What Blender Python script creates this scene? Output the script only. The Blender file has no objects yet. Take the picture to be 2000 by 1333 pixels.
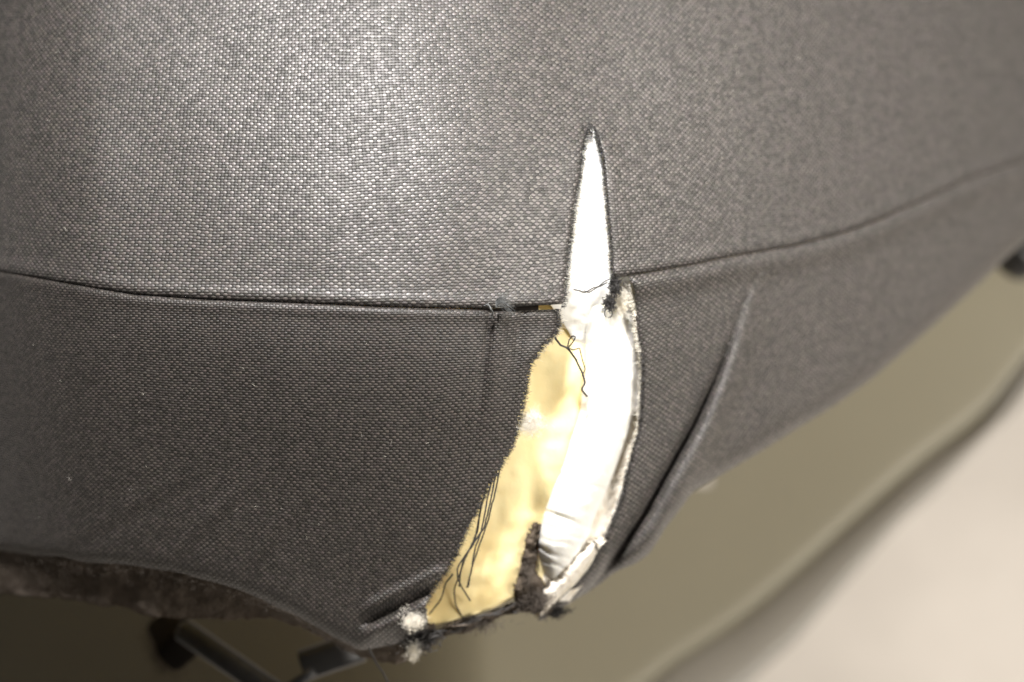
import bpy, math, random
import numpy as np
from mathutils import Vector
C = bpy.context
SC = C.scene
COL = SC.collection
rng = np.random.default_rng(11)
random.seed(5)

# ------------------------------------------------------------------ camera
PITCH = math.radians(50)
K = 1/6000.0                              # metres per photo pixel, per metre of distance (108 mm lens)
FW = np.array([0, math.cos(PITCH), -math.sin(PITCH)])
UP = np.array([0, math.sin(PITCH), math.cos(PITCH)])
RT = np.array([1.0, 0, 0])
FOCUS = 0.607
CAM = np.array([0, 0, 0.46]) - FW*0.605
cam = bpy.data.cameras.new("camera")
cam.lens = 108; cam.sensor_width = 36
cam.clip_start = 0.01; cam.clip_end = 50
cam.dof.use_dof = True; cam.dof.focus_distance = FOCUS; cam.dof.aperture_fstop = 7.6
cam.dof.aperture_blades = 7
co = bpy.data.objects.new("camera", cam); COL.objects.link(co)
co.location = CAM; co.rotation_euler = (math.radians(90)-PITCH, 0, 0)
SC.camera = co
SC.view_settings.view_transform = 'Standard'
SC.view_settings.look = 'None'
SC.view_settings.exposure = 0
SC.view_settings.gamma = 1

def at(x, y, d):
    """point at the given distance along the camera axis (x, y measured on the photograph)"""
    x = np.asarray(x, float); y = np.asarray(y, float); d = np.asarray(d, float)
    a = (x-1000)*K*d; b = (666.5-y)*K*d
    return CAM + a[..., None]*RT + b[..., None]*UP + d[..., None]*FW

# ------------------------------------------------------------------ light
w = bpy.data.worlds.new("World"); SC.world = w; w.use_nodes = True
bg = w.node_tree.nodes['Background']
bg.inputs[0].default_value = (1.0, 0.96, 0.9, 1); bg.inputs[1].default_value = 0.05
MID = at(900, 600, .61)
def lamp(name, kind, direction, dist, target, energy, color, size, **kw):
    l = bpy.data.lights.new(name, kind); l.energy = energy; l.color = color
    if kind == 'AREA':
        l.shape = 'RECTANGLE'; l.size = size[0]; l.size_y = size[1]
    else:
        l.shadow_soft_size = size
        l.spot_size = kw['cone']; l.spot_blend = kw.get('blend', .5)
    o = bpy.data.objects.new(name, l); COL.objects.link(o)
    d = direction[0]*RT + direction[1]*UP - direction[2]*FW
    d = d/np.linalg.norm(d)
    p = np.array(target) + d*dist
    o.location = p
    o.rotation_euler = Vector(d).to_track_quat('Z', 'Y').to_euler()
    return o
lamp('key_lamp', 'SPOT', (-0.06, 0.71, 0.70), 2.0, at(950, 500, .61), 520, (1.0, .978, .966), .11, cone=math.radians(13), blend=.6)
lamp('added_floor_spot', 'SPOT', (0.90, -0.05, 0.50), 1.6, at(1850, 1150, 1.15), 140, (1.0, .95, .90), .05, cone=math.radians(22), blend=.3)  # added spot that brightens the floor alone; no such lamp stands here
lamp('added_side_fill', 'AREA', (0.84, 0.20, 0.64), 1.3, at(1500, 800, .75), 23, (1.0, .95, .88), (.6, .6))  # added fill from the right, with no window behind it

# ------------------------------------------------------------------ helpers
def mat(name):
    m = bpy.data.materials.new(name); m.use_nodes = True
    nt = m.node_tree
    return m, nt, nt.nodes['Principled BSDF']
class N:
    """tiny math-node builder"""
    def __init__(s, nt): s.nt = nt
    def m(s, op, a, b=None, c=None):
        n = s.nt.nodes.new('ShaderNodeMath'); n.operation = op
        for i, v in enumerate((a, b, c)):
            if v is None: continue
            if isinstance(v, (int, float)): n.inputs[i].default_value = v
            else: s.nt.links.new(v, n.inputs[i])
        return n.outputs[0]
    def noise(s, vec, scale, detail=2, rough=.5):
        n = s.nt.nodes.new('ShaderNodeTexNoise'); n.inputs['Scale'].default_value = scale
        n.inputs['Detail'].default_value = detail; n.inputs['Roughness'].default_value = rough
        if vec is not None: s.nt.links.new(vec, n.inputs['Vector'])
        return n
    def mix(s, f, a, b):
        n = s.nt.nodes.new('ShaderNodeMix'); n.data_type = 'RGBA'
        for k, v in ((0, f), (6, a), (7, b)):
            if isinstance(v, (int, float)): n.inputs[k].default_value = v
            elif isinstance(v, tuple): n.inputs[k].default_value = (*v, 1)
            else: s.nt.links.new(v, n.inputs[k])
        return n.outputs[2]
    def bump(s, h, strength, dist, normal=None):
        n = s.nt.nodes.new('ShaderNodeBump'); n.inputs['Strength'].default_value = strength
        n.inputs['Distance'].default_value = dist
        s.nt.links.new(h, n.inputs['Height'])
        if normal is not None: s.nt.links.new(normal, n.inputs['Normal'])
        return n.outputs[0]

PU, PV = 7.4, 5.6
def fabric(name, stain_and_shade=False):
    m, nt, b = mat(name); q = N(nt); L = nt.links
    uvn = nt.nodes.new('ShaderNodeUVMap'); uvn.uv_map = 'weave'
    ns = q.noise(uvn.outputs[0], 0.9, 3, .6)
    sp = nt.nodes.new('ShaderNodeSeparateColor'); L.new(ns.outputs['Color'], sp.inputs[0])
    sx = nt.nodes.new('ShaderNodeSeparateXYZ'); L.new(uvn.outputs[0], sx.inputs[0])
    cu = q.m('ADD', q.m('MULTIPLY', sx.outputs[0], 100/PU), q.m('MULTIPLY', sp.outputs[0], 1.6))
    cv = q.m('ADD', q.m('MULTIPLY', sx.outputs[1], 100/PV), q.m('MULTIPLY', sp.outputs[1], 1.8))
    col = q.m('FLOOR', cu); row = q.m('FLOOR', cv)
    fu = q.m('FRACT', cu); fv = q.m('FRACT', cv)
    def prof(f):
        t = q.m('SUBTRACT', q.m('MULTIPLY', f, 2.0), 1.0)
        return q.m('SUBTRACT', 1.0, q.m('MULTIPLY', t, t))
    weft = q.m('ADD', q.m('MULTIPLY', q.m('SINE', q.m('MULTIPLY', q.m('ADD', cu, row), math.pi)), .85), q.m('MULTIPLY', prof(fv), 1.1))
    warp = q.m('ADD', q.m('MULTIPLY', q.m('SINE', q.m('MULTIPLY', q.m('ADD', cv, col), math.pi)), -.42), q.m('MULTIPLY', prof(fu), .55))
    h = q.m('MAXIMUM', weft, warp)
    isw = q.m('GREATER_THAN', weft, warp)
    wn = nt.nodes.new('ShaderNodeTexWhiteNoise'); wn.noise_dimensions = '2D'
    cb = nt.nodes.new('ShaderNodeCombineXYZ'); L.new(col, cb.inputs[0]); L.new(row, cb.inputs[1]); L.new(cb.outputs[0], wn.inputs['Vector'])
    rnd = wn.outputs['Value']
    yarn = q.mix(isw, (.027, .0225, .019), (.072, .063, .055)) if not stain_and_shade else q.mix(isw, (.017, .0135, .0108), (.044, .036, .0295))  # side variant has darker yarn: shade of the lower panel painted in
    gapf = nt.nodes.new('ShaderNodeMapRange'); gapf.interpolation_type = 'SMOOTHSTEP'
    gapf.inputs[1].default_value = .35; gapf.inputs[2].default_value = .95
    L.new(h, gapf.inputs[0])
    base = q.mix(gapf.outputs[0], (.016, .0135, .012), yarn)  # gaps and warp coloured darker: shade under the floats is painted in
    # yarn to yarn variation, faint colour flecks
    v = nt.nodes.new('ShaderNodeMapRange'); v.inputs[3].default_value = .7; v.inputs[4].default_value = 1.35; L.new(rnd, v.inputs[0])
    vm = nt.nodes.new('ShaderNodeVectorMath'); vm.operation = 'SCALE'; L.new(base, vm.inputs[0]); L.new(v.outputs[0], vm.inputs['Scale'])
    fleck = q.mix(.10, (1, 1, 1), wn.outputs['Color'])
    vm2 = nt.nodes.new('ShaderNodeVectorMath'); vm2.operation = 'MULTIPLY'; L.new(vm.outputs[0], vm2.inputs[0]); L.new(fleck, vm2.inputs[1])
    c = vm2.outputs[0]
    if stain_and_shade:
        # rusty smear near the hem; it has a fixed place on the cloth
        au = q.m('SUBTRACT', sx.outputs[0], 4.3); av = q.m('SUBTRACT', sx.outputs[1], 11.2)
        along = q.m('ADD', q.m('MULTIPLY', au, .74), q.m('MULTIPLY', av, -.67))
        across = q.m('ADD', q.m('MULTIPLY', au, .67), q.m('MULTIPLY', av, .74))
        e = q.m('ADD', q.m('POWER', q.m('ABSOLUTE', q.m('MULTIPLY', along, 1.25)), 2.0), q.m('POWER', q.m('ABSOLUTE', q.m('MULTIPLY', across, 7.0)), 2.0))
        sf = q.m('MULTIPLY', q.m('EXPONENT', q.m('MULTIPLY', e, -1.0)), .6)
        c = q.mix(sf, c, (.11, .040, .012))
    L.new(c, b.inputs['Base Color'])
    rr = q.m('ADD', q.m('MULTIPLY', rnd, .22), .44)
    L.new(rr, b.inputs['Roughness'])
    b.inputs['Specular IOR Level'].default_value = .4
    cw = q.m('MULTIPLY', q.m('ADD', q.m('MULTIPLY', isw, .45), .55), gapf.outputs[0])
    L.new(q.m('MULTIPLY', cw, q.m('ADD', q.m('MULTIPLY', rnd, .55*(.7 if stain_and_shade else 1)), .13)), b.inputs['Coat Weight'])
    b.inputs['Coat Roughness'].default_value = .46
    b.inputs['Coat IOR'].default_value = 2.0
    b.inputs['Sheen Weight'].default_value = .05
    b.inputs['Sheen Roughness'].default_value = .45
    fib = q.noise(uvn.outputs[0], 60, 2, .7)
    hh = q.m('ADD', h, q.m('MULTIPLY', rnd, .25))
    hh = q.m('ADD', hh, q.m('MULTIPLY', fib.outputs[0], .5))
    L.new(q.bump(hh, .55, .00026), b.inputs['Normal'])
    L.new(q.bump(hh, .30, .00014), b.inputs['Coat Normal'])
    return m

def soft(name, c1, c2, scale=60, bump=.5, dist=.001, rough=.9, sss=0, det=4):
    m, nt, b = mat(name); q = N(nt)
    tc = nt.nodes.new('ShaderNodeTexCoord')
    n = q.noise(tc.outputs['Object'], scale, det, .6)
    f = nt.nodes.new('ShaderNodeMapRange'); f.inputs[1].default_value = .35; f.inputs[2].default_value = .65
    nt.links.new(n.outputs[0], f.inputs[0])
    nt.links.new(q.mix(f.outputs[0], c1, c2), b.inputs['Base Color'])
    b.inputs['Roughness'].default_value = rough
    n2 = q.noise(tc.outputs['Object'], scale*7, 4, .7)
    hh = q.m('ADD', n.outputs[0], q.m('MULTIPLY', n2.outputs[0], .35))
    nt.links.new(q.bump(hh, bump, dist), b.inputs['Normal'])
    if sss:
        b.inputs['Subsurface Weight'].default_value = sss
        b.inputs['Subsurface Radius'].default_value = (1, .8, .45)
        b.inputs['Subsurface Scale'].default_value = .006
    return m

M = {}
M['cloth_top'] = fabric('grey_woven_cloth')
M['cloth_side'] = fabric('grey_woven_cloth_shaded_stained', True)
M['backing'] = soft('cream_cloth_backing', (.86, .82, .74), (.74, .66, .54), 500, .6, .0006)
M['foam'] = soft('yellow_foam', (.93, .80, .46), (.90, .70, .33), 40, .35, .0009, 1, sss=.2, det=7)
M['wadding'] = soft('white_wadding', (.88, .87, .83), (.84, .81, .73), 90, .4, .0008, 1, sss=.15, det=7)
M['fluff'] = soft('pale_lint', (.86, .82, .74), (.90, .84, .70), 300, .1, .0002)
M['lint_brown'] = soft('brown_lint', (.13, .112, .095), (.08, .066, .055), 300, .1, .0002)
M['dark_yarn'] = soft('charcoal_yarn', (.055, .052, .050), (.035, .032, .030), 1500, .3, .0002, .6)
M['grey_yarn'] = soft('grey_yarn', (.20, .205, .20), (.11, .115, .115), 1500, .3, .0002, .6)
M['cloth_dark'] = soft('dark_cloth', (.03, .026, .023), (.02, .017, .015), 900, .4, .0003)
M['lining'] = soft('brown_fuzzy_lining', (.16, .13, .105), (.10, .08, .062), 180, 1, .0025)
M['torn_lining'] = soft('torn_brown_lining', (.13, .105, .08), (.055, .043, .034), 260, 1, .0015)
M['pale_foam'] = soft('pale_foam', (.93, .88, .68), (.92, .84, .58), 60, .3, .0008, 1, sss=.2)
M['metal_dark'] = soft('black_bracket_metal', (.022, .021, .021), (.03, .029, .028), 300, .25, .0004, .45)
M['metal'] = soft('black_painted_metal', (.05, .05, .052), (.035, .035, .037), 300, .25, .0004, .42)
M['shell'] = soft('tan_plastic', (.245, .223, .160), (.23, .208, .147), 9, .1, .001, .55)
M['rim'] = soft('taupe_plastic', (.33, .31, .275), (.315, .295, .26), 9, .1, .001, .5)
M['floor'] = soft('pale_beige_concrete', (.64, .59, .53), (.55, .505, .45), 14, .3, .002, .8)

for k in ('foam', 'wadding', 'backing', 'fluff', 'lining', 'pale_foam', 'torn_lining', 'cloth_dark', 'lint_brown'): M[k].node_tree.nodes['Principled BSDF'].inputs['Specular IOR Level'].default_value = .05

def mesh_obj(name, V, F, material, parent=None, uv=None, smooth=True, mats=None):
    me = bpy.data.meshes.new(name)
    V = np.asarray(V, np.float32).reshape(-1, 3)
    F = np.asarray(F, np.int32)
    n = F.shape[1]
    me.vertices.add(len(V)); me.vertices.foreach_set('co', V.ravel())
    me.loops.add(F.size); me.loops.foreach_set('vertex_index', F.ravel())
    me.polygons.add(len(F)); me.polygons.foreach_set('loop_start', np.arange(0, F.size, n, dtype=np.int32))
    me.update(calc_edges=True)
    if smooth: me.polygons.foreach_set('use_smooth', np.ones(len(F), bool))
    if uv is not None:
        l = me.uv_layers.new(name='weave')
        l.data.foreach_set('uv', np.asarray(uv, np.float32)[F.ravel()].ravel())
    me.materials.append(M[material])
    for k in (mats or []): me.materials.append(M[k])
    me.validate()
    o = bpy.data.objects.new(name, me); COL.objects.link(o)
    if parent is not None:
        o.parent = parent; o.matrix_parent_inverse = parent.matrix_world.inverted()
    return o
def grid_faces(r, c, off=0, flip=False):
    i = np.arange(r-1)[:, None]*c + np.arange(c-1)[None, :] + off
    f = np.stack([i, i+1, i+c+1, i+c], -1).reshape(-1, 4)
    return f[:, ::-1] if flip else f
def curve(pts):
    p = np.array(pts, float)
    # monotone-ish smooth interpolation along first axis
    def f(x): return np.interp(x, p[:, 0], p[:, 1])
    def g(x, s=7):
        x = np.asarray(x, float)
        return (f(x-s)+f(x-s/2)+f(x)+f(x+s/2)+f(x+s))/5
    return g
def solid(o, t, rim=None, inner=None):
    s = o.modifiers.new('thickness', 'SOLIDIFY'); s.thickness = t; s.offset = -1
    if inner is not None: s.material_offset = inner
    if rim is not None: s.material_offset_rim = rim
    return s
def sstep(a, b, x):
    t = np.clip((x-a)/(b-a), 0, 1); return t*t*(3-2*t)
def vnoise(seed, x, y, s):
    """smooth value noise, arrays"""
    r = np.random.default_rng(seed).random((64, 64))
    X = np.asarray(x)/s; Y = np.asarray(y)/s
    xi = np.floor(X).astype(int); yi = np.floor(Y).astype(int)
    fx = X-xi; fy = Y-yi; fx = fx**3*(fx*(fx*6-15)+10); fy = fy**3*(fy*(fy*6-15)+10)
    a = r[xi % 64, yi % 64]; b = r[(xi+1) % 64, yi % 64]; c = r[xi % 64, (yi+1) % 64]; d = r[(xi+1) % 64, (yi+1) % 64]
    return (a*(1-fx)+b*fx)*(1-fy)+(c*(1-fx)+d*fx)*fy - .5

# ------------------------------------------------------------------ outlines measured on the photograph
seamL = curve([(-200, 500), (0, 531), (184, 563), (263, 576), (410, 586), (578, 592), (750, 600), (920, 604), (960, 604), (1000, 600), (1050, 597), (1110, 594)])
seamLlow = curve([(-200, 500), (0, 531), (184, 563), (263, 576), (410, 586), (578, 592), (750, 600), (920, 604), (950, 605), (962, 609), (1000, 607), (1110, 603)])
seamR = curve([(1150, 552), (1226, 540), (1352, 518), (1425, 502), (1551, 481), (1650, 455), (1710, 433), (1807, 392), (1895, 350), (2000, 315), (2200, 225)])
def seam(x):
    x = np.asarray(x, float)
    return np.where(x < 1155, seamL(x), seamR(x))
def seam_smooth(x):
    return curve([(-200, 500), (0, 531), (263, 576), (578, 592), (900, 598), (1150, 575), (1352, 518), (1551, 481), (1710, 433), (1807, 392), (2000, 315), (2200, 225)])(x, 60)
slitL_ = curve([(-200, 1155), (240, 1155), (262, 1148), (285, 1141), (330, 1136), (370, 1128), (420, 1120), (470, 1114), (510, 1110), (550, 1106), (580, 1103), (620, 1098)])
slitR_ = curve([(-200, 1155), (240, 1155), (262, 1166), (310, 1178), (360, 1183), (410, 1187), (450, 1191), (500, 1195), (545, 1197), (620, 1199)])
tearL_ = curve([(590, 1087), (604, 1088), (618, 1093), (640, 1091), (655, 1085), (668, 1070), (680, 1058), (695, 1049), (710, 1036), (740, 1030), (770, 1027), (800, 1020), (850, 1008), (876, 1000), (898, 984), (924, 972), (947, 956), (979, 940), (1005, 929), (1037, 910), (1069, 897), (1108, 877), (1134, 858), (1160, 842), (1179, 833), (1215, 838), (1260, 838)])
tearR_ = curve([(500, 1226), (545, 1228), (560, 1237), (602, 1241), (655, 1245), (697, 1253), (734, 1254), (786, 1252), (839, 1248), (882, 1234), (931, 1222), (979, 1210), (1018, 1194), (1050, 1182), (1076, 1165), (1108, 1148), (1140, 1122), (1166, 1092), (1200, 1058), (1240, 1040)])
hemL = curve([(-200, 1052), (0, 1078), (75, 1088), (150, 1100), (250, 1108), (325, 1119), (425, 1144), (500, 1168), (585, 1206), (655, 1246), (704, 1271), (781, 1257), (840, 1232), (860, 1225)])
silR = curve([(1000, 1225), (1060, 1211), (1122, 1172), (1155, 1153), (1203, 1116), (1245, 1099), (1277, 1074), (1293, 1040), (1332, 990), (1352, 962), (1415, 924), (1500, 873), (1572, 828), (1633, 790), (1700, 742), (1765, 687), (1843, 618), (1920, 548), (1965, 505), (2080, 400), (2200, 300)])
def jag(y, seed, amp, per=5.75):
    r = np.random.default_rng(seed).random(600)
    k = np.asarray(y)/per + 40
    i = np.floor(k).astype(int) % 600; f = k-np.floor(k)
    return amp*(r[i]*np.sin(f*math.pi)**.7) + amp*.6*vnoise(seed, y, y*0, 17)

# ------------------------------------------------------------------ shape of the cushion
crease = np.array([(1478, 530), (1473, 545), (1452, 592), (1425, 670), (1394, 744), (1352, 833), (1310, 907), (1257, 1001), (1205, 1080), (1168, 1132), (1120, 1190)], float)
def xarc(x):
    xs = np.linspace(-1000, 2800, 3801)
    D = base_x(xs); g = np.gradient(D, xs)*1e4
    s = np.concatenate([[0], np.cumsum(np.sqrt((D[1:]/.6)**2+g[1:]**2))])
    return np.interp(x, xs, s)
def base_x(x):
    t = (np.asarray(x, float)-740)/1000
    k = .0665+.0215*np.tanh(t*3.5)          # rounder towards the right
    return .600 + 2.6e-7*np.clip(215-np.asarray(x, float), 0, 600)**2 + k*t**2/(1+.10*np.clip(t, 0, 9))
def depth(x, y):
    x = np.asarray(x, float); y = np.asarray(y, float)
    v = (seam_smooth(x)-y)/600
    up = np.clip(v, 0, 3); dn = np.clip(-v, 0, 3)
    d = base_x(x) + .017*up**2 + .029*dn**1.35
    d += .0010*vnoise(3, x+900, y+900, 330)*sstep(0, 200, np.abs(x-1150)+60) + .0005*vnoise(4, x+900, y+900, 150)
    return d
def fold(x, y):
    """the long wrinkle on the right hand side panel"""
    x = np.asarray(x, float); y = np.asarray(y, float)
    cx = np.interp(y, crease[:, 1], crease[:, 0])
    t = np.clip((y-540)/560, 0, 1.15)
    s = (x-cx)*.86
    wdt = 12+36*t
    amp = .0040*sstep(0, .6, t)+.0003
    amp = np.where(y < 535, 0, amp)
    groove = np.where(s < 0, np.exp(s/(3+4*t)), np.exp(-(s/(.30*wdt))**2))
    ridge = np.exp(-np.where(s < wdt, (s-wdt)/(.55*wdt), (s-wdt)/(.70*wdt))**2)
    valley = np.exp(-((s-2.7*wdt)/(1.3*wdt))**2)
    return amp*(.95*groove - .78*ridge + .36*valley)

def make_panel(name, mt, fx, fy, na, nt_, dfun, parent, uvf, a_pow=1.0, dense='right', extra=0, it=60, thick=.0009, back=False):
    a = np.linspace(0, 1, na)
    far = np.linspace(0, 1, 26)[1:]**1.5         # coarse continuation of the cushion outside the picture
    if dense == 'right': a = np.concatenate([-far[::-1], 1-(1-a)**a_pow])
    elif dense == 'left': a = np.concatenate([a**a_pow, 1+far])
    t = np.linspace(0, 1, nt_)
    if back: t = np.concatenate([-far[::-1], t])
    A, T = np.meshgrid(a, t)
    X = fx(np.full_like(A, 600.0), A); Y = fy(X, T)
    for _ in range(it):
        X = .5*X+.5*fx(Y, A); Y = .5*Y+.5*fy(X, T)
    D = dfun(X, Y, A, T)
    if extra:      # the cloth turns under at its lower edge
        xs, ys, ds = [X], [Y], [D]
        for k in range(1, extra+1):
            xs.append(X[-1:]); ys.append(Y[-1:]-k*2.0+.5); ds.append(D[-1:]+.0022*k)
        X = np.vstack(xs); Y = np.vstack(ys); D = np.vstack(ds)
    P = at(X, Y, D)
    U, V = uvf(X, Y)
    o = mesh_obj(name, P.reshape(-1, 3), grid_faces(*X.shape, flip=True), mt, parent, np.stack([U.ravel(), V.ravel()], -1)/100, mats=['backing'])
    solid(o, thick, rim=0, inner=1)
    return o

chair = bpy.data.objects.new('torn_chair', None); COL.objects.link(chair)
chair.empty_display_size = .05
chair.location = (0, .08, 0)
C.view_layer.update()
chair['label'] = 'grey upholstered chair seat with its corner split open over yellow and white padding'
chair['category'] = 'chair'

def uv_top(X, Y):
    U = xarc(X); V = Y*base_x(X)/.6
    U = U + 8*vnoise(21, X+900, Y+900, 260); U = U - .15*np.tanh((X-650)/350)*(Y-300); V = V + .02*(X-700) + 12*vnoise(22, X+900, Y+900, 300)
    # cloth drawn sideways round the tip of the split
    g = np.exp(-((Y-300)/150)**2)
    V = V + 10*g*np.exp(-np.abs(X-1160)/90)
    return U, V
def uv_left(X, Y):
    U = xarc(X); V = Y*base_x(X)/.6
    a = math.radians(-3) 
    U = U*1.17; V = V*1.12; U2 = U+(Y-600)*.10*sstep(300, 1100, X)+7*vnoise(31, X+900, Y+900, 200)
    V2 = V - 60*sstep(700, 1250, Y)*np.clip((X-150)/700, 0, 1) + 10*vnoise(32, X+900, Y+900, 240)
    return U2, V2
def uv_right(X, Y):
    U = xarc(X); V = Y*base_x(X)/.6
    U2 = U - (Y-540)*.10; V2 = V + .15*(X-1240)
    return U2+300, V2

def edge_roll(dist, w, amp): return amp*np.exp(-np.clip(dist, 0, None)/w)
def d_top(X, Y, A, T):
    d = depth(X, Y)
    ds = seam(X)-Y
    d += edge_roll(ds, 3, .0009) - .0003*np.exp(-((ds-16)/11)**2)
    d += .0016*np.exp(-((X-1165)/120)**2)*(1-sstep(150, 420, Y)*.8)
    k = sstep(235, 300, Y)
    dl = np.where(X < 1155, slitL_(Y)-X, X-slitR_(Y))
    d += k*edge_roll(dl, 5, .0012) - k*.0012*np.exp(-dl/40)
    # slack cloth lip where the seam has opened
    d -= .0016*np.exp(-((X-1050)/70)**2)*np.exp(-ds.clip(0)/35)
    return d
def fx_tl(Y, A): return -90 + np.where(A < 0, A*700, A)*np.where(A < 0, 1, slitL_(Y)-jag(Y, 7, 4.2)*sstep(243, 270, Y) + 90)
def fx_tr(Y, A):
    s = slitR_(Y)+jag(Y, 8, 4.2)*sstep(243, 270, Y)
    return np.where(A > 1, 2110+(A-1)*500, s+A*(2110-s))
def fy_top(X, T): return -90 + T*(seam(X)+90)
import bmesh
o1 = make_panel('top_panel', 'cloth_top', fx_tl, lambda X, T: np.where(T < 0, -90+T*1300, -90+T*(seamL(X)+90)), 210, 250, d_top, chair, uv_top, 1.6, 'right', thick=.0008, back=True)
# right hand half of the same cloth, welded above the split
o2 = make_panel('top_panel_b', 'cloth_top', fx_tr, lambda X, T: np.where(T < 0, -90+T*1300, -90+T*(seamR(X)+90)), 170, 250, d_top, chair, uv_top, 1.6, 'left', thick=.0008, back=True)
bm = bmesh.new(); bm.from_mesh(o1.data); bm.from_mesh(o2.data)
zone = [v for v in bm.verts if v.is_boundary]
bmesh.ops.remove_doubles(bm, verts=zone, dist=2.2e-5)
bm.to_mesh(o1.data); bm.free()
bpy.data.objects.remove(o2)
o1.data.polygons.foreach_set('use_smooth', np.ones(len(o1.data.polygons), bool))
top_o = o1
o1['label'] = 'smooth top panel with a long tapering slit'

def d_left(X, Y, A, T):
    d = depth(X, Y)
    ds = Y-seamLlow(X)
    d += edge_roll(ds, 3, .0010) - .0003*np.exp(-((ds-11)/14)**2)
    # puckers running down from the last stitch
    px = 958-(Y-610)*.12
    k = np.exp(-((Y-640)/140)**2)
    d += k*(.0009*np.exp(-((X-px)/6)**2) - .0009*np.exp(-((X-px-22)/13)**2) + .0007*np.exp(-((X-px-62)/10)**2))
    # crumpled fold near the lower corner
    t = np.clip((X-690)/160, 0, 1); cy = 1226-t*78
    kk = sstep(690, 730, X)
    d += kk*(.0017*np.exp(-((Y-cy)/12)**2) - .0018*np.exp(-((Y-cy-28)/18)**2)-.001*np.exp(-((Y-cy+26)/14)**2))
    # shallow drags towards the hem
    for (x0, y0, x1, y1, a, wd) in ((120, 1090, 420, 930, .0011, 16), (330, 1125, 520, 940, .0014, 15), (470, 1150, 640, 960, .0012, 16), (40, 1085, 60, 900, .0012, 18), (150, 1100, 165, 960, .0008, 12)):
        vx, vy = x1-x0, y1-y0; l = math.hypot(vx, vy); vx /= l; vy /= l
        al = ((X-x0)*vx+(Y-y0)*vy)/l; ac = (X-x0)*vy-(Y-y0)*vx
        win = sstep(-.15, .1, al)*(1-sstep(.5, 1.1, al))
        d += .2*a*win*(np.exp(-(ac/wd)**2)-np.exp(-((ac-wd*1.8)/wd)**2))
    dh = hemL(X)-Y
    d += edge_roll(dh, 9, .0045)
    dl = tearL_(Y)-X
    d += edge_roll(dl, 6, .0010) - .0014*np.exp(-dl.clip(0)/45)*sstep(600, 700, Y)
    return d
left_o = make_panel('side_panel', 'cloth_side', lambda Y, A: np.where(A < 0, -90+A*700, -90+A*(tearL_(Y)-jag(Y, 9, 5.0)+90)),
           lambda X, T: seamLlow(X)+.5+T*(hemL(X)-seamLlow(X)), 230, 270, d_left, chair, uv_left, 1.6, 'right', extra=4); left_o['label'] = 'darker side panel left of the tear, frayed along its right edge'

def d_right(X, Y, A, T):
    d = depth(X, Y) + fold(X, Y)
    ds = Y-seamR(X)
    d += edge_roll(ds, 3, .0011) - .0018*np.exp(-((ds-20)/26)**2)
    dh = silR(X)-Y
    d += edge_roll(dh, 14, .006)
    dl = X-tearR_(Y)
    d += edge_roll(dl, 8, .0016) - .0010*np.exp(-dl.clip(0)/40)
    d += .003*sstep(930, 1230, Y)*np.exp(-dl.clip(0)/200)
    return d
right_o = make_panel('side_panel', 'cloth_top', lambda Y, A: np.where(A > 1, 2110+(A-1)*500, tearR_(Y)+jag(Y, 10, 3.0)+A*(2110-tearR_(Y))),
           lambda X, T: seamR(X)+.5+T*(silR(X)-seamR(X)), 220, 270, d_right, chair, uv_right, 1.35, 'left', extra=5, it=160); right_o['label'] = 'side panel right of the tear with one long raised wrinkle'

# ------------------------------------------------------------------ padding inside
xs = np.linspace(-80, 2090, 330); ts = np.linspace(0, 1, 230)
X, T = np.meshgrid(xs, ts)
bottom = np.interp(X, [-80, 600, 780, 850, 960, 1010, 1100, 1200, 1300, 1400, 2090], [985, 1130, 1200, 1222, 1190, 1165, 1140, 1020, 850, 690, 150])
Y = -80+T*(bottom+80)
D = depth(X, Y)+.0085-.005*sstep(700, 1180, Y)*(X < 1400)+.0012*vnoise(5, X+900, Y+900, 70)+.0005*vnoise(6, X+900, Y+900, 22)
D += .010*np.exp(-((X-1155)/50)**2)*(1-sstep(570, 640, Y))
D -= .0020*np.exp(-((X-(1118-(Y-800)*.18))/34)**2)*sstep(640, 730, Y)*(1-sstep(930, 1040, Y))
D += .03*sstep(1290, 1420, X)*sstep(500, 560, Y)
foam = mesh_obj('foam_padding', at(X, Y, D).reshape(-1, 3), grid_faces(*X.shape, flip=True), 'foam', chair)
solid(foam, .03)
foam['label'] = 'yellow foam core showing in the lower part of the tear'

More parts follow.
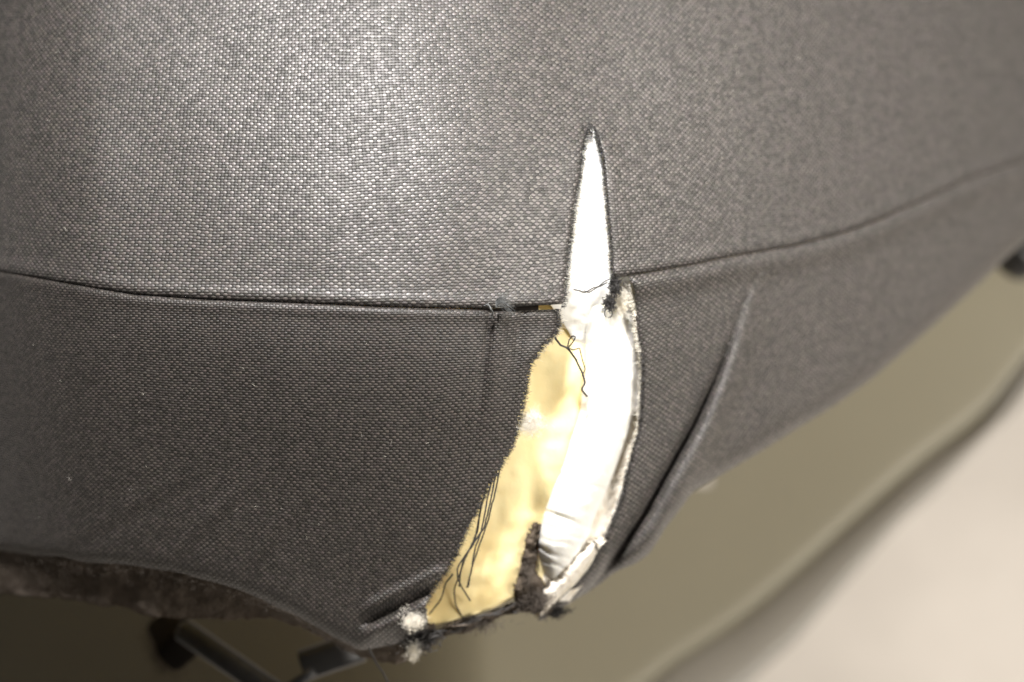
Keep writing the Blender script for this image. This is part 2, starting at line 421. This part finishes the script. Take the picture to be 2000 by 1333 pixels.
# white wadding layer laid over the foam, and its rolled fold
def strip(name, rows, mt, ncol=40, bulge=.01, off=.008, label=None, lump=.0012, parent=chair, tuck=0, seed=40, jg=0):
    """a soft rounded ribbon: rows = (y, x left, x right, extra distance)"""
    r = np.array(rows, float)
    n = max(60, int((r[-1, 0]-r[0, 0])/2))
    y = np.linspace(r[0, 0], r[-1, 0], n)
    f = lambda k: np.convolve(np.pad(np.interp(y, r[:, 0], r[:, k]), 6, 'edge'), np.ones(13)/13, 'valid')
    xl, xr, ex = f(1)-jag(y, seed, jg), f(2)+jag(y, seed+1, jg), f(3)
    a = np.linspace(-1, 1, ncol)
    sa = np.sin(a*math.pi/2)
    X = (xl+xr)[:, None]/2+(xr-xl)[:, None]/2*sa[None]
    Y = np.repeat(y[:, None], ncol, 1)
    D = depth(X, Y)+off+ex[:, None]-bulge*np.cos(a*math.pi/2)[None]**1.0
    D += tuck*np.abs(sa)[None]**6
    D += lump*2*vnoise(seed, X+900, Y+900, 38)+lump*vnoise(seed+3, X+900, Y+900, 13)
    if name == 'wadding_roll':
        q = Y-(X-1100)*.35
        for c, a_, w_ in ((1012, .0013, 5), (1040, .0008, 4), (1063, .0010, 5), (1088, .0008, 4), (930, .0006, 5), (1110, .0007, 4)):
            D += a_*.9*(.55+1.3*vnoise(int(c), X+900, Y+900, 34))*np.exp(-((q-c-6*vnoise(int(c)+1, X+900, Y*0, 30))/w_)**2)
    o = mesh_obj(name, at(X, Y, D).reshape(-1, 3), grid_faces(n, ncol, flip=True), mt, parent)
    solid(o, .002)
    if label: o['label'] = label
    return o
strip('wadding', [(190, 1120, 1190, .0004), (300, 1095, 1215, .0004), (400, 1060, 1240, .0012), (560, 1050, 1250, .002), (640, 1105, 1262, .005), (700, 1140, 1290, .006)], 'wadding', bulge=.0008, off=.0026, lump=.0004, label='white wadding behind the upper slit')
strip('wadding_roll', [(600, 1128, 1250, .003), (680, 1138, 1272, .001), (800, 1128, 1262, 0), (900, 1098, 1215, -.002), (1000, 1062, 1170, -.004), (1060, 1047, 1150, -.004), (1110, 1053, 1126, -.002), (1136, 1064, 1100, .002)], 'wadding', ncol=60, bulge=.0095, off=.0105, lump=.00022, label='thick rolled fold of white wadding')
xx = np.linspace(925, 1052, 40); bb = np.linspace(0, 1, 6)
X = np.repeat(xx[:, None], 6, 1); Y = seamL(X)-10+30*bb[None]
sa = mesh_obj('seam_gap_shade', at(X, Y, depth(X, Y)+.0028).reshape(-1, 3), grid_faces(40, 6), 'cloth_dark', chair); solid(sa, .0006)  # dark strip added to paint in the shade inside the open seam
strip('inner_lining', [(860, 1150, 1262, .003), (950, 1130, 1240, .0012), (1020, 1105, 1215, .0), (1080, 1080, 1185, .0), (1130, 1058, 1150, .0), (1175, 1044, 1110, .001)], 'backing', bulge=.0008, off=.0034, lump=.0004, label='cream inner face of the right flap')
# pale turned edge at the foot of the right flap
n = 60; k = np.linspace(0, 1, n)
ex = np.interp(k, [0, .2, .5, .8, 1], [1180, 1160, 1128, 1092, 1058]); ey = np.interp(k, [0, .2, .5, .8, 1], [1050, 1080, 1130, 1164, 1200])
wd = np.interp(k, [0, .15, .5, .85, 1], [3, 20, 42, 36, 10])+7*vnoise(78, k*300, k*0, 16)+4*vnoise(79, k*300, k*0, 6)
b = np.linspace(0, 1, 14)
nx, ny = -.62, -.78
X = ex[:, None]+nx*wd[:, None]*b[None]+2; Y = ey[:, None]+ny*wd[:, None]*b[None]*.75+2
D = depth(X, Y)+.003*sstep(930, 1230, Y) - .0012 + .0005*b[None]**2 - .002*np.sin(b[None]*math.pi) + .0016*vnoise(77, X+900, Y+900, 14)*b[None]
lip = mesh_obj('turned_edge', at(X, Y, D).reshape(-1, 3), grid_faces(n, 14), 'backing', chair); solid(lip, .0008)
lip['label'] = 'cream turned edge at the foot of the right flap'

# brown fuzzy lining under the left hem
low = curve([(-200, 1140), (0, 1158), (120, 1170), (230, 1186), (300, 1206), (400, 1211), (504, 1207), (550, 1210), (620, 1242), (704, 1282), (780, 1300), (860, 1250)])
xs = np.linspace(-90, 850, 330); ts = np.linspace(0, 1, 26)
X, T = np.meshgrid(xs, ts)
Y = hemL(X)-8+T*(low(X)-hemL(X)+8 + 7*vnoise(51, X, X*0, 40)+4*vnoise(52, X, X*0, 11))
D = depth(X, hemL(X))+.0022+.010*T + .0014*vnoise(53, X+900, Y+900, 60)+.0005*vnoise(54, X+900, Y+900, 14)
hl = mesh_obj('hem_lining', at(X, Y, D).reshape(-1, 3), grid_faces(*X.shape, flip=True), 'lining', chair); solid(hl, .004)
hl['label'] = 'brown fuzzy lining below the left hem'

# ------------------------------------------------------------------ threads and fibres
def tubes(name, lines, radii, mt, parent=chair, sides=4, stuff=False, label=None):
    Vs, Fs, off = [], [], 0
    for P, r in zip(lines, radii):
        P = np.asarray(P, float); n = len(P)
        tg = np.gradient(P, axis=0); tg /= np.linalg.norm(tg, axis=1)[:, None]+1e-12
        ref = np.array([.31, .77, .55])
        u = np.cross(tg, ref); u /= np.linalg.norm(u, axis=1)[:, None]+1e-9
        v = np.cross(tg, u)
        an = np.arange(sides)/sides*2*math.pi
        taper = np.ones(n) if r > .00006 else np.linspace(1, .35, n)
        ring = P[:, None]+(r*taper)[:, None, None]*(np.cos(an)[None, :, None]*u[:, None]+np.sin(an)[None, :, None]*v[:, None])
        i = np.arange(n-1)[:, None]*sides; j = np.arange(sides)[None]; j2 = (j+1) % sides
        f = np.stack([i+j, i+j2, i+j2+sides, i+j+sides], -1).reshape(-1, 4)+off
        Vs.append(ring.reshape(-1, 3)); Fs.append(f); off += n*sides
    o = mesh_obj(name, np.vstack(Vs), np.vstack(Fs), mt, parent)
    if stuff: o['kind'] = 'stuff'
    if label: o['label'] = label
    return o
def smooth_line(pts, n=60):
    p = np.array(pts, float)
    if p.shape[0] < 3: p = np.vstack([p[0], (p[0]+p[-1])/2, p[-1]])
    L = np.concatenate([[0], np.cumsum(np.linalg.norm(np.diff(p[:, :2], axis=0), axis=1))])
    s = np.linspace(0, L[-1], n)
    q = np.stack([np.interp(s, L, p[:, i]) for i in range(p.shape[1])], -1)
    k = max(3, n//(len(p)*2)) | 1
    pad = k//2
    qq = np.vstack([np.repeat(q[:1], pad, 0), q, np.repeat(q[-1:], pad, 0)])
    out = np.stack([np.convolve(qq[:, i], np.ones(k)/k, 'valid') for i in range(q.shape[1])], -1)
    out[0] = q[0]; out[-1] = q[-1]
    return out
def yarn(pts, mt='dark_yarn', r=.00016, label=None, off=.0, ply=2):
    """a two-ply thread through (x, y, extra distance) points"""
    p = smooth_line(pts, 90)
    ln = np.sum(np.linalg.norm(np.diff(p[:, :2], axis=0), axis=1))
    n = int(max(40, ln*.9)); p = smooth_line(pts, n)
    x = p[:, 0]+1.2*vnoise(random.randint(1, 999), np.arange(n)*1.0, np.zeros(n), 9)
    base = at(x, p[:, 1], depth(x, p[:, 1])+p[:, 2]+off)
    tg = np.gradient(base, axis=0); tg /= np.linalg.norm(tg, axis=1)[:, None]
    u = np.cross(tg, FW); u /= np.linalg.norm(u, axis=1)[:, None]+1e-9; v = np.cross(tg, u)
    ph = np.linspace(0, ln/8*2*math.pi, n)
    ls = [base+r*.62*(np.cos(ph+k*math.pi)[:, None]*u+np.sin(ph+k*math.pi)[:, None]*v) for k in range(ply)]
    # a few loose hairs
    rr = [r*.66]*ply
    for _ in range(int(ln/9)):
        i = random.randrange(n); q0 = base[i]
        d = (u[i]*random.uniform(-1, 1)+v[i]*random.uniform(-1, 1)+tg[i]*random.uniform(-.6, .6))
        d = d/np.linalg.norm(d)*random.uniform(.0003, .0008)
        ls.append(np.array([q0, q0+d*.5+np.random.default_rng(i).normal(0, .00006, 3), q0+d])); rr.append(.00003)
    return tubes('loose_thread', ls, rr, mt, label=label)
yarn([(974, 898, .0), (962, 960, -.001), (946, 1030, -.002), (916, 1076, -.002), (893, 1108, -.001), (893, 1130, 0), (903, 1150, .001), (919, 1174, .002)])
yarn([(978, 905, .001), (970, 950, .0), (955, 1010, -.001), (946, 1040, -.001), (929, 1085, 0), (919, 1120, 0), (912, 1148, .001)])
yarn([(962, 930, .0), (952, 975, -.001), (940, 1040, -.002), (928, 1070, -.002), (921, 1110, -.001), (914, 1146, .0)])
yarn([(940, 980, 0), (932, 1040, -.001), (908, 1092, 0), (896, 1125, .001), (887, 1150, .002), (890, 1184, .003), (908, 1212, .004), (920, 1230, .005)])
yarn([(950, 950, .002), (938, 1000, .001), (926, 1062, 0), (905, 1090, -.001), (899, 1120, 0), (897, 1146, .001)])
yarn([(884, 1122, .0), (870, 1140, .001), (866, 1158, .002), (858, 1176, .002), (838, 1200, .003)])
yarn([(1084, 660, .001), (1095, 675, .001), (1108, 680, .002), (1124, 702, .002), (1138, 730, .001), (1143, 748, 0), (1136, 762, 0), (1147, 775, .001)], r=.00020)
yarn([(1108, 680, .002), (1112, 664, .001), (1118, 656, 0), (1124, 658, 0), (1119, 668, .001), (1110, 680, .002)], r=.00013)
yarn([(1106, 679, .002), (1120, 684, .001), (1132, 680, 0), (1134, 692, 0), (1140, 712, .001), (1143, 722, .001), (1137, 734, .001)], r=.00012)
yarn([(1120, 566, .001), (1131, 568, .001), (1142, 572, .001), (1160, 562, .0), (1172, 560, 0), (1186, 552, .0)], r=.00014)
yarn([(1140, 568, .001), (1150, 572, .001), (1163, 564, .0), (1178, 552, 0), (1190, 546, .0)], r=.00012)
an = np.linspace(0, 1.8*math.pi, 12)
yarn([(1188+8*math.cos(a+2.2), 612+9*math.sin(a+2.2), .002) for a in an], r=.00012)
yarn([(720, 1266, -.001), (735, 1296, .002), (747, 1312, .003), (760, 1338, .004)], r=.0002, label='thread hanging from the lower left corner')
yarn([(946, 598, -.002), (953, 594, -.0035), (958, 604, -.0035), (962, 612, -.002), (960, 622, -.0015)], 'grey_yarn', r=.00018, label='last stitch of the open seam')
yarn([(1176, 1060, 0), (1168, 1062, -.002), (1158, 1056, -.003), (1164, 1068, -.002), (1170, 1078, .0)], r=.00014)
# twisted strands along the torn foot of the tear
for s in range(16):
    x0 = random.uniform(790, 960); x1 = x0+random.uniform(60, 170)
    yy = lambda x: np.interp(x, [780, 860, 960, 1010, 1080, 1150], [1258, 1236, 1204, 1186, 1194, 1150])
    pts = [(x, float(yy(x))+random.uniform(-13, 13), random.uniform(.001, .008)) for x in np.linspace(x0, min(x1, 1090), 5)]
    yarn(pts, random.choice(['dark_yarn', 'dark_yarn', 'lining', 'torn_lining']), r=random.uniform(.00012, .00024))

def fluff(name, cx, cy, rx, ry, count, mt, off, r=.000032, curl=.7, label=None, ln=1.0):
    lines = []; c0 = at(cx, cy, float(depth(cx, cy))+off); s = 1e-4
    for _ in range(count):
        a = rng.normal(0, .42, 3); p = c0+RT*a[0]*rx*s+UP*a[1]*ry*s-FW*a[2]*min(rx, ry)*s*.7
        d = rng.normal(0, 1, 3); d /= np.linalg.norm(d); pts = [p]
        for k in range(6):
            d = d+rng.normal(0, curl, 3); d /= np.linalg.norm(d); p = p+d*min(rx, ry)*s*.16*ln; pts.append(p)
        lines.append(np.array(pts))
    return tubes(name, lines, [r]*count, mt, sides=3, stuff=True, label=label)
fluff('lint_tuft', 1035, 826, 26, 24, 1100, 'fluff', .0, r=.00002, curl=1.1, label='white lint ball stuck on the foam', ln=1.2)
fluff('lint_tuft', 806, 1208, 23, 23, 1200, 'fluff', -.002, r=.000022, curl=1.1, label='cream lint tuft at the lower corner', ln=.9)
fluff('lint_tuft', 808, 1268, 15, 16, 260, 'fluff', .0, curl=.5, label='small cream lint tuft below the corner', ln=1.2)
fluff('lint_tuft', 806, 1284, 12, 9, 140, 'fluff', .001, curl=.5, ln=1.2)
fluff('lint_tuft', 1214, 590, 16, 34, 700, 'fluff', .002, curl=.5, label='white lint under the right seam end')
fluff('thread_tuft', 1201, 560, 11, 22, 420, 'dark_yarn', .0006, r=.00007, curl=.6, label='dark frayed seam end right of the slit')
fluff('thread_tuft', 1190, 592, 11, 16, 300, 'dark_yarn', .0016, r=.00007, curl=.6)
strip('shredded_lining', [(1008, 1046, 1048, .008), (1025, 1041, 1050, .003), (1060, 1029, 1049, .001), (1110, 1016, 1046, 0), (1150, 1006, 1066, 0), (1196, 1008, 1080, .002)], 'torn_lining', bulge=.002, off=.0030, lump=.0014, jg=4, label='brown shredded lining beside the wadding roll')
fluff('thread_tuft', 1032, 1110, 16, 60, 200, 'lint_brown', .001, r=.00004, curl=.4, ln=1.6)
fluff('thread_tuft', 1045, 1170, 36, 26, 420, 'lint_brown', .001, r=.00006, curl=.5, ln=1.3, label='shredded brown lining at the foot of the tear')
fluff('thread_tuft', 1080, 1192, 30, 14, 300, 'dark_yarn', .006, r=.00008, curl=.5, ln=1.4)
fluff('thread_tuft', 820, 1246, 42, 22, 500, 'dark_yarn', .003, r=.00008, curl=.6, ln=1.3)
n = 90; xx = np.linspace(800, 1070, n); bb = np.linspace(-1, 1, 9)
cy = np.interp(xx, [800, 850, 900, 960, 1010, 1070], [1262, 1243, 1226, 1206, 1184, 1196])+5*vnoise(61, xx, xx*0, 35)
hw = 9+8*vnoise(62, xx, xx*0, 24)+5*vnoise(63, xx, xx*0, 8)
X = np.repeat(xx[:, None], 9, 1); Y = cy[:, None]+hw[:, None]*bb[None]
lb = mesh_obj('lining_strip', at(X, Y, depth(X, Y)+.0035+.002*bb[None]**2+.002*vnoise(64, X+900, Y+900, 15)).reshape(-1, 3), grid_faces(n, 9), 'torn_lining', chair); solid(lb, .001)
lb['label'] = 'frayed brown lining strip along the foot of the tear'
fluff('thread_tuft', 920, 1220, 70, 12, 300, 'lint_brown', .004, r=.00005, curl=.35, ln=2.4)
# fanned end of the cut seam thread
ls = []
p0 = at(968, 594, float(depth(968, 594))-.003)
for k in range(70):
    a = rng.uniform(-.55, .95); l = rng.uniform(16, 34)*1e-4*1.15
    d = RT*math.cos(a)+UP*math.sin(a)*.8 - FW*rng.uniform(0, .5); d /= np.linalg.norm(d)
    q = p0+UP*rng.normal(0, .0003)
    ls.append(np.array([q, q+d*l*.5+UP*.0004, q+d*l+RT*.0004-UP*rng.uniform(0, .0010)]))
tubes('thread_end', ls, [.00004]*len(ls), 'grey_yarn', sides=3, stuff=True, label='fanned grey end of the cut seam thread')

def fringe(name, fx, y0, y1, sgn, lo, hi, mt, per, own, off=.0003, seed=1, slope=.3, dfun=None, label=None, r=.00004, curve_=.4):
    g = np.random.default_rng(seed); ls = []
    y = y0
    while y < y1:
        y += g.exponential(per)
        x = float(fx(y)); l = g.uniform(lo, hi)*(1 if g.random() > .12 else 1.8)
        a = g.normal(slope, .5)
        dx, dy = sgn*math.cos(a)*l, math.sin(a)*l
        bx, by = g.normal(0, curve_, 2)*l*.4
        o0 = off+g.normal(0, .0004)
        X = np.array([x-sgn*4, x+dx*.35+bx*.5, x+dx*.7+bx, x+dx]); Yy = np.array([y, y+dy*.35+by*.4, y+dy*.7+by*.8, y+dy])
        D = (dfun or depth)(X, Yy)+o0+np.array([0, -.0002, 0, .0003])*l/6
        ls.append(at(X, Yy, D))
    return tubes(name, ls, [r]*len(ls), mt, parent=own, sides=3, stuff=True, label=label)
low_d = lambda X, Y: depth(X, Y)+.003*sstep(930, 1230, Y)
fringe('frayed_fibres', tearL_, 606, 700, 1, 4, 13, 'fluff', .8, left_o, seed=2, off=.001, label='pale fibres at the top of the left panel edge')
fringe('frayed_fibres', tearL_, 604, 1180, 1, 2, 7, 'dark_yarn', .45, left_o, seed=3, off=-.0002, r=.00006)
fringe('frayed_fibres', tearL_, 700, 1180, 1, 3, 9, 'fluff', 6, left_o, seed=4, off=.001)
fringe('frayed_fibres', slitL_, 246, 600, 1, 1.5, 8, 'dark_yarn', .42, top_o, seed=5, off=.0006, r=.00005)
fringe('frayed_fibres', slitR_, 246, 548, -1, 1.5, 8, 'dark_yarn', .42, top_o, seed=6, off=.0006, r=.00005)
fringe('frayed_fibres', tearR_, 556, 1160, -1, 3, 9, 'fluff', .30, right_o, seed=7, off=.0014, dfun=low_d, label='white backing fibres along the right panel edge')
fringe('frayed_fibres', tearR_, 560, 680, -1, 3, 11, 'fluff', .25, right_o, seed=17, off=.0018, dfun=low_d)
fringe('frayed_fibres', lambda y: tearR_(y)+2, 690, 1190, -1, 2, 6, 'dark_yarn', .9, right_o, seed=8, off=.0002, dfun=low_d, r=.00007)
fringe('frayed_fibres', lambda y: tearR_(y)+1, 1040, 1200, -1, 5, 12, 'dark_yarn', 1.6, right_o, seed=9, off=.0, dfun=low_d, r=.00010, slope=-.2)
fringe('frayed_fibres', lambda y: tearR_(y)-1, 1056, 1198, -1, 6, 20, 'fluff', .14, right_o, seed=19, off=-.0008, dfun=low_d, slope=-.2)
for fx_, sg, y0, y1 in ((slitL_, 1, 250, 590), (slitR_, -1, 255, 540)):      # short pulled yarn ends along the slit
    for _ in range(15):
        y = random.uniform(y0, y1); x = float(fx_(y)); l = random.uniform(5, 11)*(.6 if y < 320 else 1); e = random.uniform(-5, 9)
        yarn([(x-sg*3, y, .0), (x+sg*l*.4, y+e*.3, .0002), (x+sg*l*.8, y+e, .0006)], r=.00009)
for _ in range(9):
    x = random.gauss(1155, 4); y = random.gauss(244, 7)
    yarn([(x, y, -.0004), (x+random.uniform(-6, 6), y+5, -.0009), (x+random.uniform(-8, 8), y+random.uniform(8, 18), -.0002)], r=.00010)
# fuzz on the lining under the hem
g = np.random.default_rng(66); ls = []
for _ in range(1500):
    x = g.uniform(-60, 730); y = float(hemL(x))+abs(g.normal(0, 1))*min(38, max(8., float(low(x)-hemL(x))*.7)); l = g.uniform(4, 15); a = g.uniform(0, 6.28)
    X = x+np.array([0, math.cos(a)*l*.5+g.normal(0, 1.5), math.cos(a)*l]); Yy = y+np.array([0, math.sin(a)*l*.4, math.sin(a)*l*.6+1])
    tt = (y-float(hemL(x)))/60
    ls.append(at(X, Yy, depth(X, np.minimum(Yy, hemL(X)))+.0012+.010*tt+g.normal(0, .0006)))
tubes('lining_fuzz', ls, [.00002]*len(ls), 'lint_brown', parent=hl, sides=3, stuff=True, label='grey brown fuzz along the left hem')
# stray hairs lying on the cloth
for (pts) in ([(955, 735), (975, 752), (998, 764), (1018, 770)], [(240, 985), (262, 1000), (275, 1008)], [(560, 830), (580, 838), (588, 846)], [(150, 890), (170, 884), (190, 886)]):
    p = smooth_line([(x, y, 0) for x, y in pts], 14)
    tubes('stray_hair', [at(p[:, 0], p[:, 1], depth(p[:, 0], p[:, 1])-.0012)], [.000016], 'lint_brown', sides=4)

# specks of lint caught in the weave
for own, (x0, x1, y0, y1), cnt in ((top_o, (60, 1090, -20, 520), 60), (top_o, (1230, 1900, -20, 330), 36), (left_o, (60, 900, 640, 1080), 32), (right_o, (1275, 1700, 600, 720), 16)):
    ls = []
    for _ in range(cnt):
        x, y, a, l = g.uniform(x0, x1), g.uniform(y0, y1), g.uniform(0, 6.28), g.uniform(2.5, 8)
        X = x+np.array([0, .5, 1])*math.cos(a)*l; Yy = y+np.array([0, .5, 1])*math.sin(a)*l+np.array([0, g.normal(0, 1), 0])
        ls.append(at(X, Yy, depth(X, Yy)-.00055-g.uniform(0, .0003)+.0016*np.exp(-((X-1165)/120)**2)*(own is top_o)))
    tubes('lint_specks', ls, [.00002]*len(ls), 'fluff', parent=own, sides=3, stuff=True)

# ------------------------------------------------------------------ chair frame below the seat
def bar(name, p, q, rw, rh, mt, parent=chair, label=None, bevel=.25, n=28, jitter=0):
    p = np.array(p); q = np.array(q); t = (q-p)/np.linalg.norm(q-p)
    u = np.cross(t, FW); u /= np.linalg.norm(u); v = np.cross(t, u)
    an = np.arange(n)/n*2*math.pi
    e = 2/(2+3*(1-bevel)) if bevel < 1 else 1
    cx = np.sign(np.cos(an))*np.abs(np.cos(an))**e; cy = np.sign(np.sin(an))*np.abs(np.sin(an))**e
    seg = [(-.02, .0), (-.018, .7), (0, 1), (.03, 1), (.3, 1), (.6, 1), (1, 1), (1.005, .7), (1.006, 0)]
    L = np.linalg.norm(q-p); V = []
    for s, k in seg:
        c = p+t*L*s
        V.append(c[None]+k*(rw*cx[:, None]*u[None]+rh*cy[:, None]*v[None]))
    V = np.vstack(V); m = len(seg)
    i = np.arange(m-1)[:, None]*n; j = np.arange(n)[None]; j2 = (j+1) % n
    F = np.stack([i+j, i+j2, i+j2+n, i+j+n], -1).reshape(-1, 4)
    o = mesh_obj(name, V, F, mt, parent)
    if label: o['label'] = label
    return o
tube_ = bar('frame_tube', at(360, 1232, .675), at(640, 1425, .66), .0026, .0030, 'metal', bevel=.75, label='bare metal tube running down under the seat')
bar('tube_socket', at(328, 1222, .692), at(352, 1272, .680), .0042, .0036, 'cloth_dark', tube_, label='frayed fabric wrapped round the tube end')
br = bar('bracket', at(592, 1300, .668), at(705, 1262, .668), .0034, .0045, 'metal_dark', bevel=.2, label='black bracket under the left corner')
bar('bracket_pin', at(560, 1345, .662), at(612, 1312, .660), .0011, .0011, 'metal', br, bevel=1)
bar('back_support', at(1978, 512, .80), at(2130, 290, .84), .0058, .005, 'metal_dark', bevel=.9, label='black support at the right edge of the frame')
fluff('thread_tuft', 335, 1262, 45, 55, 900, 'lining', .055, r=.00006, curl=.5, ln=1.3)

# tan plastic shell under the seat, with a rolled taupe rim
cB = curve([(1000, 1560), (1200, 1392), (1315, 1300), (1440, 1220), (1556, 1122), (1657, 1029), (1734, 962), (1804, 900), (1905, 828), (1975, 760), (2010, 700), (2100, 590), (2200, 500)])
cA = curve([(1000, 1740), (1300, 1470), (1463, 1336), (1556, 1253), (1664, 1130), (1757, 1025), (1830, 962), (1870, 918), (1959, 827), (2000, 765), (2100, 640), (2200, 540)])
def shell_d(x, y): return .84+.15*(np.clip(950-np.asarray(x), 0, 1200)/950)**1.5+.00006*(1000-y)+.00001*(x-1400)
def sheet(name, X, Y, D, mt, th, label=None, parent=None):
    o = mesh_obj(name, at(X, Y, D).reshape(-1, 3), grid_faces(*X.shape, flip=True), mt, parent or chair)
    solid(o, th)
    if label: o['label'] = label
    return o
xs = np.linspace(-150, 2160, 160); ts = np.linspace(0, 1, 70)
X, T = np.meshgrid(xs, ts)
yb = np.where(X < 1000, 1560, cB(X, 30)); yt = np.where(X < 1400, 950, np.interp(X, [1400, 2160], [820, 240]))
Y = yt+T*(yb-yt); dist = yb-Y
D = shell_d(X, Y)+.0030*np.exp(-dist/12)+.001*vnoise(90, X+900, Y+900, 500)
sh = sheet('seat_shell', X, Y, D, 'shell', .003, 'tan plastic shell below the cushion')
xs = np.linspace(900, 2160, 160); ts = np.linspace(-.15, 1.0, 40)
X, T = np.meshgrid(xs, ts)
a = cB(X, 30); b = cA(X, 14)
Y = a+T*(b-a)
D = shell_d(X, Y)+.003-.0055*np.sin(np.clip(T, 0, 1)*math.pi*.66)**.7+.05*np.clip(T-.8, 0, 1)**2+.006*np.clip(-T, 0, 1)/.15
sheet('shell_rim', X, Y, D, 'rim', .004, 'taupe rolled rim of the plastic shell', parent=sh)

# ------------------------------------------------------------------ floor
n = 60
gx, gy = np.meshgrid(np.linspace(-3, 3, n), np.linspace(-2.5, 4, n))
gz = 0*gx
fl = mesh_obj('floor', np.stack([gx, gy, gz], -1).reshape(-1, 3), grid_faces(n, n), 'floor')
fl['kind'] = 'structure'
fl['label'] = 'pale beige floor below the chair, out of focus'
